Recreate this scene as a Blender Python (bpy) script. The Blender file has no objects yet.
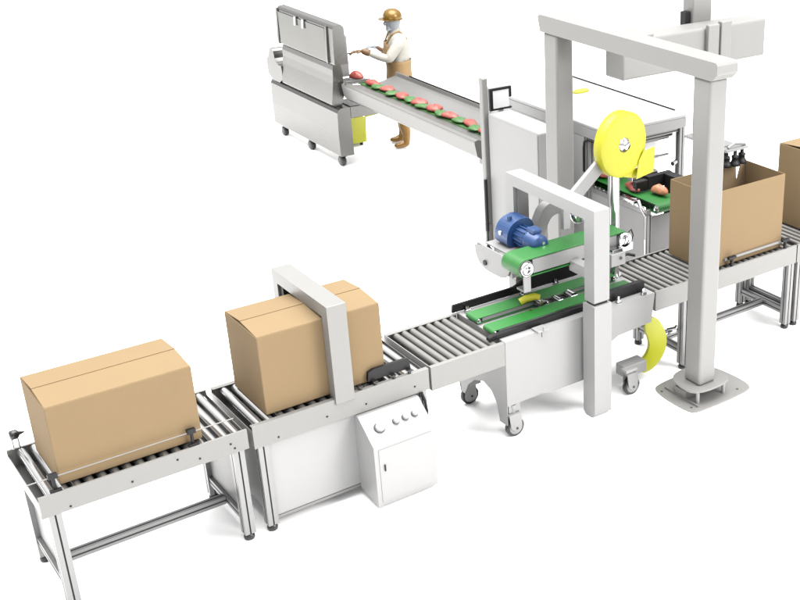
import bpy, bmesh, math, random
from mathutils import Vector, Matrix
random.seed(4)
SC = bpy.context.scene
COL = SC.collection
R = math.radians
PI = math.pi

# ------------------------------------------------------------------ materials
PAINT = .62   # paint values are set for the bright studio light
def mat(name, col, rough=.5, metal=0., bump=0., bscale=40., var=0., vscale=6., spec=.5, stretch=None, coat=0.):
    col = tuple(c*(PAINT if metal < .5 else .84) for c in col)
    m = bpy.data.materials.new(name); m.use_nodes = True
    nt = m.node_tree; b = nt.nodes['Principled BSDF']
    b.inputs['Roughness'].default_value = rough
    b.inputs['Metallic'].default_value = metal
    b.inputs['Specular IOR Level'].default_value = spec
    b.inputs['Coat Weight'].default_value = coat
    tc = nt.nodes.new('ShaderNodeTexCoord')
    mp = nt.nodes.new('ShaderNodeMapping'); nt.links.new(tc.outputs['Object'], mp.inputs[0])
    if stretch: mp.inputs['Scale'].default_value = stretch
    n = nt.nodes.new('ShaderNodeTexNoise'); n.inputs['Scale'].default_value = vscale; n.inputs['Detail'].default_value = 5
    nt.links.new(mp.outputs[0], n.inputs['Vector'])
    mx = nt.nodes.new('ShaderNodeMix'); mx.data_type = 'RGBA'
    lo = [max(0, c*(1-var)) for c in col]; hi = [min(1, c*(1+var)) for c in col]
    mx.inputs[6].default_value = (*lo, 1); mx.inputs[7].default_value = (*hi, 1)
    nt.links.new(n.outputs['Fac'], mx.inputs[0]); nt.links.new(mx.outputs[2], b.inputs['Base Color'])
    mr = nt.nodes.new('ShaderNodeMapRange'); mr.inputs[3].default_value = max(0, rough-.08); mr.inputs[4].default_value = min(1, rough+.08)
    nt.links.new(n.outputs['Fac'], mr.inputs[0]); nt.links.new(mr.outputs[0], b.inputs['Roughness'])
    if bump:
        n2 = nt.nodes.new('ShaderNodeTexNoise'); n2.inputs['Scale'].default_value = bscale; n2.inputs['Detail'].default_value = 4 if bscale > 5 else 0
        nt.links.new(mp.outputs[0], n2.inputs['Vector'])
        bp = nt.nodes.new('ShaderNodeBump'); bp.inputs['Strength'].default_value = bump; bp.inputs['Distance'].default_value = .01
        nt.links.new(n2.outputs['Fac'], bp.inputs['Height']); nt.links.new(bp.outputs[0], b.inputs['Normal'])
    return m
M = {}
M['rail'] = mat('grey_paint', (.222,.219,.210), .42, .15, .02, 60, .04, 3)
M['gantry'] = mat('warm_grey_paint', (.222,.219,.212), .45, .1, .02, 60, .04, 3)
M['light'] = mat('light_grey_paint', (.268,.268,.268), .45, 0, .02, 60, .03, 3)
M['white'] = mat('white_paint', (.325,.325,.325), .4, 0, .01, 60, .02, 3)
M['panel'] = mat('panel_paint', (.24,.24,.24), .45, 0, .01, 60, .03, 2)
M['alu'] = mat('aluminium', (.275,.275,.275), .36, .35, .02, 90, .06, 8)
M['groove'] = mat('slot_black', (.012,.012,.012), .7)
M['roller'] = mat('roller_steel', (.50,.50,.50), .2, .9, .02, 90, .08, 10)
M['roller_dull'] = mat('roller_zinc', (.235,.23,.22), .36, .45, .03, 90, .12, 14)
M['chrome'] = mat('chrome', (.55,.55,.56), .12, 1.)
M['steel'] = mat('brushed_steel', (.15,.148,.142), .27, .9, .35, 1.6, .10, 1.2, stretch=(1,1,.6))
M['trough'] = mat('trough_steel', (.225,.223,.217), .36, .49, .3, 1.2, .12, 1.2)
M['dark_steel'] = mat('hood_steel', (.12,.12,.11), .2, .9, .3, 2, .25, 2)
M['black'] = mat('black_plastic', (.008,.008,.009), .5, 0, .03, 80, .1, spec=.25)
M['rubber'] = mat('black_rubber', (.006,.006,.006), .35)
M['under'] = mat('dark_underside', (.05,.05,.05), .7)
M['card'] = mat('cardboard', (.236,.168,.094), .85, 0, .06, 120, .045, 5, spec=.12)
M['cardin'] = mat('cardboard_inside', (.240,.172,.100), .88, 0, .06, 120, .06, 5, spec=.2)
M['cardedge'] = mat('cardboard_edge', (.235,.155,.08), .85, 0, .2, 200, .15, 60, spec=.2)
M['green'] = mat('green_belt', (.008,.142,.015), .5, 0, .05, 150, .08, 8)
M['yellow'] = mat('yellow_tape', (.46,.44,.004), .5, 0, .02, 60, .03)
M['lime'] = mat('lime_plastic', (.42,.43,.004), .35, 0, .02, 60, .05)
M['blue'] = mat('blue_enamel', (.018,.062,.19), .4, .1, .05, 60, .15)
M['meat'] = mat('raw_meat', (.30,.058,.042), .4, 0, .4, 60, .35, 30)
M['leaf'] = mat('leaf_green', (.035,.13,.02), .5, 0, .3, 60, .3, 25)
M['gold'] = mat('gold_helmet', (.19,.105,.014), .28, .35, .02, 60, .1)
M['boots'] = mat('ochre_rubber', (.20,.10,.012), .3, .3, .05, 60, .15)
M['glove'] = mat('brown_glove', (.13,.065,.02), .5, 0, .1, 60, .2)
M['apron'] = mat('tan_cloth', (.25,.155,.06), .75, 0, .25, 30, .1, 8)
M['shirt'] = mat('white_cloth', (.36,.35,.31), .8, 0, .3, 25, .06, 8)
M['mask'] = mat('grey_mask', (.24,.26,.28), .6, 0, .2, 40, .1)
M['skin'] = mat('skin', (.40,.22,.14), .5, 0, .05, 60, .1)
M['screen'] = mat('screen_glass', (.80,.81,.82), .3, 0)
def floor_mat():
    return mat('white_seamless_floor', (.90/PAINT,.90/PAINT,.90/PAINT), .75, 0, 0, 10, .01, .5, spec=.1)
M['floor'] = floor_mat()
g = bpy.data.materials.new('clear_acrylic'); g.use_nodes = True
b = g.node_tree.nodes['Principled BSDF']; b.inputs['Base Color'].default_value = (.9,.93,.94,1); b.inputs['Roughness'].default_value = .08
b.inputs['Alpha'].default_value = .28
M['acrylic'] = g

# ------------------------------------------------------------------ geometry
ORG = {}
class MB:
    def __init__(s): s.v=[]; s.f=[]; s.mi=[]; s.sm=[]
    def add(s, vs, fs, mi=0, smooth=False, mx=None):
        o=len(s.v)
        for p in vs:
            p=Vector(p); s.v.append(mx@p if mx else p)
        for f in fs: s.f.append([o+i for i in f]); s.mi.append(mi); s.sm.append(smooth)
        return s
    def box(s,x0,x1,y0,y1,z0,z1,mi=0,mx=None):
        x0,x1=sorted((x0,x1));y0,y1=sorted((y0,y1));z0,z1=sorted((z0,z1))
        v=[(x0,y0,z0),(x1,y0,z0),(x1,y1,z0),(x0,y1,z0),(x0,y0,z1),(x1,y0,z1),(x1,y1,z1),(x0,y1,z1)]
        return s.add(v,[(3,2,1,0),(4,5,6,7),(0,1,5,4),(1,2,6,5),(2,3,7,6),(3,0,4,7)],mi,False,mx)
    def beam(s,a,b,w,h,mi=0,up=(0,0,1)):
        a=Vector(a);b=Vector(b);d=(b-a);L=d.length;d.normalize();u=Vector(up)
        sd=d.cross(u).normalized();u=sd.cross(d)
        mx=Matrix((( d.x,sd.x,u.x,a.x),(d.y,sd.y,u.y,a.y),(d.z,sd.z,u.z,a.z),(0,0,0,1)))
        return s.box(0,L,-w/2,w/2,-h/2,h/2,mi,mx)
    def cyl(s,a,b,r,r2=None,n=20,mi=0,cap=True,smooth=True):
        a=Vector(a);b=Vector(b);r2=r if r2 is None else r2
        d=(b-a).normalized();t=Vector((1,0,0)) if abs(d.x)<.9 else Vector((0,0,1))
        u=d.cross(t).normalized();w=d.cross(u)
        v=[a+u*math.cos(2*PI*i/n)*r+w*math.sin(2*PI*i/n)*r for i in range(n)]+[b+u*math.cos(2*PI*i/n)*r2+w*math.sin(2*PI*i/n)*r2 for i in range(n)]
        s.add(v,[(i,(i+1)%n,n+(i+1)%n,n+i) for i in range(n)],mi,smooth)
        if cap: s.add(v,[tuple(range(n-1,-1,-1)),tuple(range(n,2*n))],mi)
        return s
    def lathe(s,a,axis,prof,n=24,mi=0):
        # prof: list of (distance along axis, radius)
        a=Vector(a);d=Vector(axis).normalized();t=Vector((1,0,0)) if abs(d.x)<.9 else Vector((0,0,1))
        u=d.cross(t).normalized();w=d.cross(u);v=[]
        for h,r in prof:
            r=max(r,1e-4)
            for i in range(n):
                an=2*PI*i/n; v.append(a+d*h+u*math.cos(an)*r+w*math.sin(an)*r)
        f=[]
        for k in range(len(prof)-1):
            for i in range(n):
                j=(i+1)%n; f.append((k*n+i,k*n+j,(k+1)*n+j,(k+1)*n+i))
        return s.add(v,f,mi,True)
    def prism(s,pts,ax,c0,c1,mi=0,smooth=False):
        # pts 2D polygon; ax: axis of extrusion
        def P(p,c):
            return (c,p[0],p[1]) if ax=='x' else (p[0],c,p[1]) if ax=='y' else (p[0],p[1],c)
        n=len(pts); v=[P(p,c0) for p in pts]+[P(p,c1) for p in pts]
        s.add(v,[tuple(range(n)),tuple(range(2*n-1,n-1,-1))],mi)
        return s.add(v,[(i,n+i,n+(i+1)%n,(i+1)%n) for i in range(n)],mi,smooth)
    def tube(s,pts,r,n=10,mi=0):
        pts=[Vector(p) for p in pts];v=[];f=[]
        for k,p in enumerate(pts):
            d=(pts[min(k+1,len(pts)-1)]-pts[max(k-1,0)]).normalized();t=Vector((0,1,0)) if abs(d.y)<.9 else Vector((1,0,0))
            u=d.cross(t).normalized();w=d.cross(u)
            v+=[p+u*math.cos(2*PI*i/n)*r+w*math.sin(2*PI*i/n)*r for i in range(n)]
        for k in range(len(pts)-1):
            for i in range(n):
                j=(i+1)%n;f.append((k*n+i,k*n+j,(k+1)*n+j,(k+1)*n+i))
        s.add(v,f,mi,True)
        return s.add(v,[tuple(range(n-1,-1,-1)),tuple(range(len(v)-n,len(v)))],mi)
    def band(s,path,y0,y1,th,mi=0):
        # closed loop in xz with thickness th, from y0 to y1
        n=len(path);out=[];inn=[]
        cx=sum(p[0] for p in path)/n;cz=sum(p[1] for p in path)/n
        for i,p in enumerate(path):
            a=path[i-1];b=path[(i+1)%n];tx,tz=b[0]-a[0],b[1]-a[1];L=math.hypot(tx,tz) or 1
            nx,nz=tz/L,-tx/L
            if nx*(p[0]-cx)+nz*(p[1]-cz)<0: nx,nz=-nx,-nz
            out.append(p);inn.append((p[0]-nx*th,p[1]-nz*th))
        v=[(p[0],y0,p[1]) for p in out]+[(p[0],y1,p[1]) for p in out]+[(p[0],y0,p[1]) for p in inn]+[(p[0],y1,p[1]) for p in inn]
        f=[]
        for i in range(n):
            j=(i+1)%n
            f+=[(i,j,n+j,n+i),(2*n+i,3*n+i,3*n+j,2*n+j),(i,2*n+i,2*n+j,j),(n+i,n+j,3*n+j,3*n+i)]
        return s.add(v,f,mi)
    def build(s,name,mats,parent=None,label=None,bevel=0,seg=2,recalc=True,org=None):
        o0=org if org is not None else (ORG[parent.name] if parent else Vector((0,0,0)))
        me=bpy.data.meshes.new(name); me.from_pydata([tuple(p-o0) for p in s.v],[],s.f)
        for i,p in enumerate(me.polygons): p.material_index=s.mi[i]; p.use_smooth=s.sm[i]
        if recalc:
            bm=bmesh.new();bm.from_mesh(me);bmesh.ops.recalc_face_normals(bm,faces=bm.faces);bm.to_mesh(me);bm.free()
        if not isinstance(mats,(list,tuple)): mats=[mats]
        for m in mats: me.materials.append(M[m])
        o=bpy.data.objects.new(name,me);COL.objects.link(o)
        if parent: o.parent=parent
        else: o.location=o0
        ORG[o.name]=o0
        if label: o['label']=label
        if bevel:
            md=o.modifiers.new('bevel','BEVEL');md.width=bevel;md.segments=seg;md.limit_method='ANGLE';md.angle_limit=R(35);md.harden_normals=False
        return o
def thing(name,label,cat,loc,group=None):
    o=bpy.data.objects.new(name,None);COL.objects.link(o);o.location=loc;o.empty_display_size=.1
    ORG[o.name]=Vector(loc);o['label']=label;o['category']=cat
    if group:o['group']=group
    return o
def tag(o,label,cat,group=None):
    o['label']=label;o['category']=cat
    if group:o['group']=group
    return o
def dup(o,off,parent=None):
    c=o.copy();COL.objects.link(c);c.location=Vector(o.location)+Vector(off)
    if parent is not None:c.parent=parent
    ORG[c.name]=ORG[o.name]
    for ch in list(o.children):
        k=ch.copy();COL.objects.link(k);k.parent=c
    return c
def leg(parent,x,y,z0,z1,w=.064,foot=True,matn='alu'):
    # extruded aluminium profile with a slot down the middle of every face, on a round levelling foot
    h=w/2;g=.0045;d=.007
    q=[(-h,-h),(-g,-h),(-g,-h+d),(g,-h+d),(g,-h),(h,-h),(h,-g),(h-d,-g),(h-d,g),(h,g),(h,h),(g,h),(g,h-d),(-g,h-d),(-g,h),(-h,h),(-h,g),(-h+d,g),(-h+d,-g),(-h,-g)]
    m=MB();v=[(x+a,y+b_,z0) for a,b_ in q]+[(x+a,y+b_,z1) for a,b_ in q];n=len(q)
    for i in range(n):
        j=(i+1)%n; dark=i in(1,2,3,6,7,8,11,12,13,16,17,18)  # slot faces coloured black to deepen the shade inside them
        m.add([v[i],v[j],v[n+j],v[n+i]],[(0,1,2,3)],1 if dark else 0)
    m.add(v,[tuple(range(n-1,-1,-1)),tuple(range(n,2*n))],0)
    l=m.build('leg',[matn,'groove'],parent)
    if foot:
        f=MB().lathe((x,y,0.001),(0,0,1),[(0,0),(0,.03),(.012,.033),(.03,.03),(.042,.014),(.045,.009),(z0+.012,.009),(z0+.012,0)],18)
        f.build('foot','rubber',l)
    return l
def profile(parent,a,b,w=.05,name='crossbar'):
    a=Vector(a);b=Vector(b);m=MB().beam(a,b,w,w,0)
    d=(b-a).normalized();s=d.cross(Vector((0,0,1))).normalized()
    for k in (-1,1):
        m.beam(a+s*k*w/2,b+s*k*w/2,.002,.010,1)  # flat black strips stand in for the shaded slots
    m.beam(a+Vector((0,0,w/2)),b+Vector((0,0,w/2)),.010,.002,1)
    return m.build(name,['alu','groove'],parent)
def rollers(parent,x0,x1,y0,y1,z,r,pitch,matn='roller'):
    n=int((x1-x0)/pitch)+1;x0+=((x1-x0)-(n-1)*pitch)/2;first=None
    for i in range(n):
        x=x0+i*pitch
        if first is None:
            m=MB().cyl((x,y0,z),(x,y1,z),r,n=24).cyl((x,y0-.012,z),(x,y0-.0005,z),.009,n=8).cyl((x,y1+.0005,z),(x,y1+.012,z),.009,n=8)
            first=m.build('roller',matn,parent)
        else:
            o=first.copy();COL.objects.link(o);o.parent=parent;o.location=(i*pitch,0,0)
def caster(parent,x,y,z1,rot=0.,name='caster'):
    m=MB()
    m.cyl((x,y,z1-.03),(x,y,z1),.022)
    f=[(x-.050,.185),(x+.045,.185),(x+.052,.10),(x+.03,.055),(x-.002,.048),(x-.036,.075)]
    for s in (-1,1):
        m.prism(f,'y',y+s*.030-.004,y+s*.030+.004)
    m.box(x-.048,x+.046,y-.024,y+.024,.172,.186)
    m.cyl((x,y,.18),(x,y,z1),.018)
    m.cyl((x+.01,y-.038,.07),(x+.01,y+.038,.07),.009,n=10,mi=1)
    c=m.build(name,['light','rubber'],parent,bevel=.002)
    w=MB().lathe((x+.01,y-.02,.07),(0,1,0),[(0,0),(0,.05),(0,.064),(.005,.0695),(.035,.0695),(.04,.064),(.04,0)],28)
    w.build('wheel','rubber',c)
    h=MB().lathe((x+.01,y-.024,.07),(0,1,0),[(0,0),(0,.045),(.003,.052),(.045,.052),(.048,.045),(.048,0)],24)
    h.build('hub','light',c)
    return c
W=.612;H=.75

# ------------------------------------------------------------------ floor
fl=MB().add([(-60,-60,0),(120,-60,0),(120,140,0),(-60,140,0)],[(0,1,2,3)]).build('floor','floor');fl['kind']='structure'
fl['label']='plain white seamless floor'

# ------------------------------------------------------------------ conveyor, front left
def rail_plate(m,x0,x1,y,side,z0,z1,fl_=.012,mi=0):
    # C section: web + top lip turned inwards (side=+1 lips towards +y)
    t=.004
    m.box(x0,x1,y,y+side*t,z0,z1,mi)
    m.box(x0,x1,y+side*(t+.0002),y+side*fl_,z1-t,z1-.0004,mi)
    m.box(x0,x1,y+side*(t+.0002),y+side*fl_*2,z0+.0004,z0+t,mi)
def conveyor_frame(parent,x0,x1,z0,lip=.012,matn='rail',bolts=(),z0b=None):
    for y,s in ((0,1),(W,-1)):
        m=MB();rail_plate(m,x0,x1,y,s,z0,H,lip)
        rl=m.build('side_rail',matn,parent,bevel=.0015)
        if y==0 and bolts:
            for bx,bz in bolts: MB().lathe((bx,-.005,bz),(0,1,0),[(0,0),(0,.005),(.003,.006),(.0045,.006)],10).build('bolt','black',rl)
    for x in (x0,x1-.004):
        MB().box(x+.0005,x+.0035,.006,W-.006,z0+.01,H-.035).build('end_plate',matn,parent)
A=thing('roller_conveyor','short grey roller conveyor on four slotted legs, leftmost in the line, with thin guide rod','conveyor',(-.18,.3,0))
x0,x1=-.742,.372
conveyor_frame(A,x0,x1,.622,.014,bolts=[(-.60,.645),(-.28,.665),(.09,.665),(.27,.69),(.29,.655),(-.03,.705)])
rollers(A,x0+.045,x1-.03,.018,W-.018,H-.028,.0245,.066)
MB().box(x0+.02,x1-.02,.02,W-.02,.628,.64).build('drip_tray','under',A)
for x in (-.68,.31):
    for y in (.036,W-.036): leg(A,x,y,.045,.63)
    profile(A,(x,.066,.155),(x,W-.066,.155),.05)
    MB().box(x-.004,x+.004,.066,W-.066,.182,.62).build('end_panel','panel',A)
profile(A,(-.652,.30,.155),(.282,.30,.155),.05,'stretcher')
gr=MB().tube([(-.775,.03,.83),(.315,.03,.83)],.0035,8).build('guide_rod','rail',A)
for x in (-.648,.075):
    MB().box(x-.024,x+.024,.018,.046,.822,.850).cyl((x,.03,.75),(x,.03,.823),.009).box(x-.03,x+.03,.008,.03,.748,.762).build('rod_clamp','black',gr,bevel=.003)
sk=MB().cyl((-.705,W-.012,.75),(-.705,W-.012,.815),.0065).cyl((-.675,W-.012,.75),(-.675,W-.012,.815),.0065).build('stop_posts','chrome',A)
MB().lathe((-.712,W-.012,.835),(1,0,0),[(0,0),(0,.018),(.006,.027),(.038,.027),(.05,.012),(.075,.004),(.085,0)],16).build('stop_knob','rubber',sk)

# ------------------------------------------------------------------ cartons
def carton(label,x0,x1,y0,y1,z0,z1,group='closed cardboard boxes on the conveyors'):
    t=thing('cardboard_box',label,'box',((x0+x1)/2,(y0+y1)/2,z0),group)
    b_=MB().box(x0,x1,y0,y1,z0,z1).build('box_body','card',t,bevel=.006,seg=3)
    ym=(y0+y1)/2;e=.004
    # near flap slopes up very slightly to the seam, far flap sits a touch lower
    for nm,ya,yb,za,zb in (('near',y0+.003,ym-.001,z1+.0015,z1+.020),('far',ym+.001,y1-.003,z1+.023,z1+.0015)):
        v=[(x0+e,ya,za),(x1-e,ya,za),(x1-e,yb,zb),(x0+e,yb,zb)]
        v2=[(p[0],p[1],p[2]-.0042) for p in v]
        MB().add(v+v2,[(0,1,2,3),(7,6,5,4),(0,4,5,1),(1,5,6,2),(2,6,7,3),(3,7,4,0)]).build('top_flap','card',t,bevel=.001)
    MB().box(x0+e,x1-e,ym-.0009,ym+.0009,z1+.018,z1+.0232).build('seam_edge','cardedge',t)
    return t
carton('closed cardboard box on the leftmost conveyor, behind the thin guide rod',-.615,.14,.058,.50,H+.004,1.215)

# ------------------------------------------------------------------ strapping machine
S=thing('strapping_machine','strapping machine with grey arch over its rollers and white control box on its side','strapping machine',(.98,.3,0))
x0,x1=.402,1.566
conveyor_frame(S,x0,x1,.60,.034,bolts=[(.55,.63),(1.12,.65),(1.46,.655),(.86,.655)])
rollers(S,x0+.045,.90,.038,W-.038,H-.03,.025,.069)
rollers(S,1.075,x1-.045,.038,W-.038,H-.03,.025,.069)
MB().box(.93,1.04,.036,W-.036,H-.05,H-.008).build('strap_track','alu',S)
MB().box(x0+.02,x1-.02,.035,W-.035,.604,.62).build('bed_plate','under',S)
for x in (.455,1.51):
    for y in (.036,W-.036): leg(S,x,y,.045,.605)
MB().box(.488,1.48,.030,.036,.085,.60).build('side_panel','white',S,bevel=.002)
MB().box(.488,1.48,W-.036,W-.030,.085,.60).build('side_panel','white',S,bevel=.002)
MB().box(.488,1.48,.026,.040,.065,.083).build('panel_sill','rail',S)
MB().box(.445,.452,.066,W-.066,.12,.60).build('end_panel','panel',S)
ar=MB()
ar.prism([(-.012,.715),(-.012,1.368),(.745,1.368),(.745,.40),(.675,.40),(.675,1.285),(.062,1.285),(.062,.751),(-.0035,.751),(-.0035,.715)],'x',.922,1.045)
arc=ar.build('strapping_arch','rail',S,bevel=.004)
MB().box(.935,1.03,.625,.674,.78,1.27).build('strap_guide','black',arc,bevel=.003)
MB().box(.955,1.01,.0625,.067,.78,1.27).build('strap_guide','black',arc)
# side guide (black) standing on the near rail
gd=MB().prism([(1.165,.772),(1.172,.832),(1.21,.846),(1.44,.846),(1.455,.838),(1.462,.772)],'y',.040,.062)
gd=gd.build('side_guide','black',S,bevel=.004)
for x in (1.10,1.2,1.33,1.44): MB().cyl((x,.018,.752),(x,.018,.772),.01).box(x-.014,x+.014,.01,.045,.768,.776).build('guide_bracket','rubber',gd)
# control cabinet
cb=MB().prism([(.029,.055),(-.20,.018),(-.20,.452),(-.022,.592),(.029,.592)],'x',1.045,1.468).build('control_box','white',S,bevel=.006,seg=3)
# sloped panel frame: local axes
n_=Vector((0,-.14,.178)).normalized();sl=Vector((0,.178,.14)).normalized()
def slope(x,t,h=0): return Vector((x,-.20,.452))+sl*t*.2264+n_*h
btn=[(1.14,.50,.033,'white'),(1.255,.52,.021,'white'),(1.322,.54,.021,'white'),(1.389,.55,.021,'white')]
for x,t,r,mm in btn:
    a=slope(x,t,.0008)
    rg=MB().lathe(a,n_,[(0,0),(0,r*1.07),(.002,r*1.07),(.002,r*.9)],24).build('button_shade','under',cb)  # dark ring painted as the shadow around the button
    MB().lathe(a+n_*.002,n_,[(0,0),(0,r*.98),(.018,r*.96),(.022,r*.8),(.022,0)],24).build('push_button',mm,cb,bevel=0)
MB().box(1.075,1.445,-.2035,-.2005,.045,.425).build('cabinet_door','white',cb,bevel=.003)
MB().box(1.105,1.111,-.213,-.204,.27,.315).build('door_handle','black',cb)
MB().tube([(1.50,-.01,.60),(1.515,-.02,.54),(1.53,-.01,.46),(1.545,.02,.40)],.009,8).build('power_cable','black',S)
MB().box(1.485,1.50,-.012,.0,.57,.60).build('cable_gland','black',S)
carton('closed cardboard box passing through the arch of the strapping machine',.522,1.30,.071,.532,H+.004,1.262)

# ------------------------------------------------------------------ carton sealer
T=thing('carton_sealer','carton sealing machine with green drive belts, white cabinet, grey portal frame and wheels','sealing machine',(2.7,.3,0))
for y,s in ((0,1),(W,-1)):
    m=MB();rail_plate(m,1.582,2.148,y,s,.578,H,.03);m.build('infeed_rail','rail',T,bevel=.0015)
MB().box(1.583,1.588,.006,W-.006,.585,H-.002).build('end_plate','light',T)
rollers(T,1.63,2.12,.033,W-.033,H-.026,.0235,.0625,'roller_dull')
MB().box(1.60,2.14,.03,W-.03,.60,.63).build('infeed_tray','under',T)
# body: near/far side plates with stepped underside, front plate with arched cut-out
sidep=[(2.15,.255),(2.46,.262),(2.50,.246),(2.80,.246),(3.02,.30),(3.06,.47),(3.12,.50),(3.44,.52),(3.47,.75),(2.15,.75)]
MB().prism(sidep,'y',0,.006).build('side_panel','light',T,bevel=.003)
MB().prism(sidep,'y',W-.006,W).build('side_panel','light',T,bevel=.003)
arch=[(.008,.10),(.008,.745),(W-.008,.745),(W-.008,.12),(.56,.12),(.50,.22),(.42,.29),(.30,.33),(.20,.30),(.14,.235),(.11,.13),(.105,.10)]
MB().prism(arch,'x',2.151,2.157).build('front_panel','light',T,bevel=.002)
for a in ((2.165,2.26,.008,.105,.19,.40),(2.165,2.26,W-.105,W-.008,.19,.40),(3.15,3.24,W-.105,W-.008,.19,.60)): MB().box(*a).build('wheel_post','light',T,bevel=.003)
MB().box(2.152,3.468,.0065,W-.0065,.735,.7495).build('table_top','white',T,bevel=.002)
MB().box(2.17,3.04,.02,W-.02,.34,.72).box(3.06,3.44,.02,W-.02,.53,.72).build('inner_housing','panel',T)
# small parting line on the side panel and clamp
MB().box(2.448,2.452,-.0015,.0,.70,.746).build('panel_seam','black',T)
MB().box(2.40,2.50,-.03,.055,.7505,.764).cyl((2.45,-.028,.757),(2.45,-.028,.79),.009).build('table_clamp','light',T,bevel=.004)
for x,y,z1 in ((2.205,.02,.25),(2.205,W-.01,.25),(3.215,-.03,.2),(3.215,W-.03,.25)): caster(T,x,y,z1)
# yellow curved guard and its bracket at the rear near wheel
cres=[(3.40,.062),(3.40,.168),(3.46,.20),(3.495,.27),(3.475,.35),(3.445,.42),(3.44,.50),(3.50,.515),(3.56,.49),(3.61,.42),(3.655,.33),(3.665,.25),(3.64,.17),(3.58,.10),(3.50,.06)]
def smooth_poly(p,k=2):
    for _ in range(k):
        q=[]
        for i in range(len(p)):
            a,b_=p[i],p[(i+1)%len(p)]
            q+=[(a[0]*.75+b_[0]*.25,a[1]*.75+b_[1]*.25),(a[0]*.25+b_[0]*.75,a[1]*.25+b_[1]*.75)]
        p=q
    return p
yg=MB().prism(smooth_poly(cres),'y',.07,.095).build('curved_guard','lime',T,bevel=.006)
MB().box(3.19,3.398,-.005,.11,.125,.215).box(3.16,3.27,-.055,.02,.19,.213).build('guard_bracket','white',yg,bevel=.006)
MB().tube([(3.62,.12,.33),(3.78,.14,.29),(3.84,.16,.30)],.014).cyl((3.70,.13,.31),(3.80,.145,.29),.026,n=14).build('guard_lever','chrome',yg)
# belts on the table
def loop(xa,xb,z,r,n=10):
    p=[(xa+r*math.cos(PI/2+PI*i/n),z+r*math.sin(PI/2+PI*i/n)) for i in range(n+1)]
    return p+[(xb+r*math.cos(-PI/2+PI*i/n),z+r*math.sin(-PI/2+PI*i/n)) for i in range(n+1)]
def belt(xa,xb,ya,yb,z,r,label=None):
    o=MB().band(loop(xa,xb,z,r),ya,yb,.006).build('drive_belt','green',T,label,bevel=.001)
    for x in (xa,xb):
        MB().cyl((x,ya+.002,z),(x,yb-.002,z),r-.0065).cyl((x,ya-.012,z),(x,yb+.012,z),.01).build('pulley','chrome',o)
    MB().box(xa+.03,xb-.03,ya+.004,yb-.004,z-r*.5,z+r-.0065).build('belt_support','alu',o)
    return o
belt(2.165,3.36,.340,.475,.778,.022)
belt(2.15,3.36,.112,.236,.778,.022)
# black guides
MB().prism([(2.07,.752),(2.075,.775),(2.10,.785),(3.01,.79),(3.06,.835),(3.41,.835),(3.425,.82),(3.425,.752)],'y',.07,.108).build('side_guide','black',T,bevel=.006)
MB().prism([(2.10,.765),(2.11,.822),(2.62,.822),(2.72,.86),(2.82,.93),(2.95,.965),(3.10,.96),(3.24,.90),(3.26,.765)],'y',.585,.603).build('side_guide','black',T,bevel=.006)
for x,y in ((2.21,.565),(2.98,.57),(2.52,.235),(3.15,.035),(3.38,.03),(2.66,.54)):
    MB().box(x-.02,x+.02,y-.02,y+.012,.7505,.775).cyl((x,y,.775),(x,y,.80),.012,n=12).build('guide_clamp','chrome',T,bevel=.003)
# tape unit between the belts
tu=MB().box(2.62,2.95,.2475,.2545,.7505,.79).box(2.62,2.95,.327,.335,.7505,.79).cyl((2.66,.255,.785),(2.66,.3265,.785),.03).cyl((2.80,.255,.78),(2.80,.3265,.78),.022).cyl((2.92,.255,.785),(2.92,.3265,.785),.03)
tu=tu.build('tape_unit','chrome',T)
MB().tube([(2.52,.36,.815),(2.56,.345,.835),(2.62,.325,.842),(2.65,.31,.83)],.026,12).build('tape_lever','yellow',tu)
MB().tube([(2.62,.32,.83),(2.66,.295,.80),(2.70,.285,.785)],.017,12).build('roller_arm','chrome',tu)
# portal frame
px0,px1=2.785,2.918
pf=MB().prism([(-.155,.905),(-.155,1.585),(.90,1.585),(.90,.76),(.80,.76),(.80,1.50),(-.045,1.50),(-.045,.905)],'x',px0,px1)
pf=pf.build('portal_frame','light',T,bevel=.008,seg=3)
MB().box(px0+.012,px1-.012,-.145,-.055,.888,.9048).build('joint_gap','black',pf)
MB().prism([(-.168,.03),(-.168,.887),(-.036,.887),(-.036,.03),(-.07,0.001),(-.13,0.001)],'x',px0-.008,px1+.012).build('portal_post','light',T,bevel=.012,seg=3)
MB().box(px0,px1,.80,.90,.001,.7595).build('portal_post','light',T,bevel=.006)
MB().box(px0+.03,px1-.02,.785,.7995,.80,1.49).build('post_channel','panel',pf)
MB().box(2.85,2.93,-.044,.22,1.02,1.10).build('head_bracket','light',T,bevel=.004)
MB().box(2.89,2.95,.33,.37,1.28,1.4995).build('head_mast','light',T,bevel=.003)
# upper drive head
hb=MB().band(loop(2.47,3.33,1.135,.068,14),.20,.40,.008).build('top_drive_belt','green',T,bevel=.001)
for x in (2.47,3.33):
    MB().cyl((x,.203,1.135),(x,.397,1.135),.0595,n=28).build('pulley','alu',hb)
MB().lathe((2.47,.176,1.135),(0,1,0),[(0,0),(0,.018),(.004,.022),(.004,.038),(.0,.044),(.0,.052),(.02,.052)],28).build('roller_flange','chrome',hb)
hp=MB().box(2.53,3.27,.204,.396,1.085,1.19).build('head_beam','panel',T,bevel=.002)
MB().box(2.44,2.50,.185,.195,.965,1.13).box(2.442,2.498,.1955,.28,.965,.98).build('roller_bracket','alu',T,bevel=.003)
cd=MB().lathe((3.33,.172,1.145),(0,1,0),[(0,0),(0,.03),(.006,.036),(.006,.05),(.0,.055),(.02,.055)],20).box(3.20,3.40,.178,.198,1.06,1.115).build('end_pulley_cover','chrome',T)
MB().tube([(3.38,.20,1.19),(3.41,.21,1.20),(3.43,.21,1.15),(3.41,.21,1.10)],.005,8).build('cable','black',cd)
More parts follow.
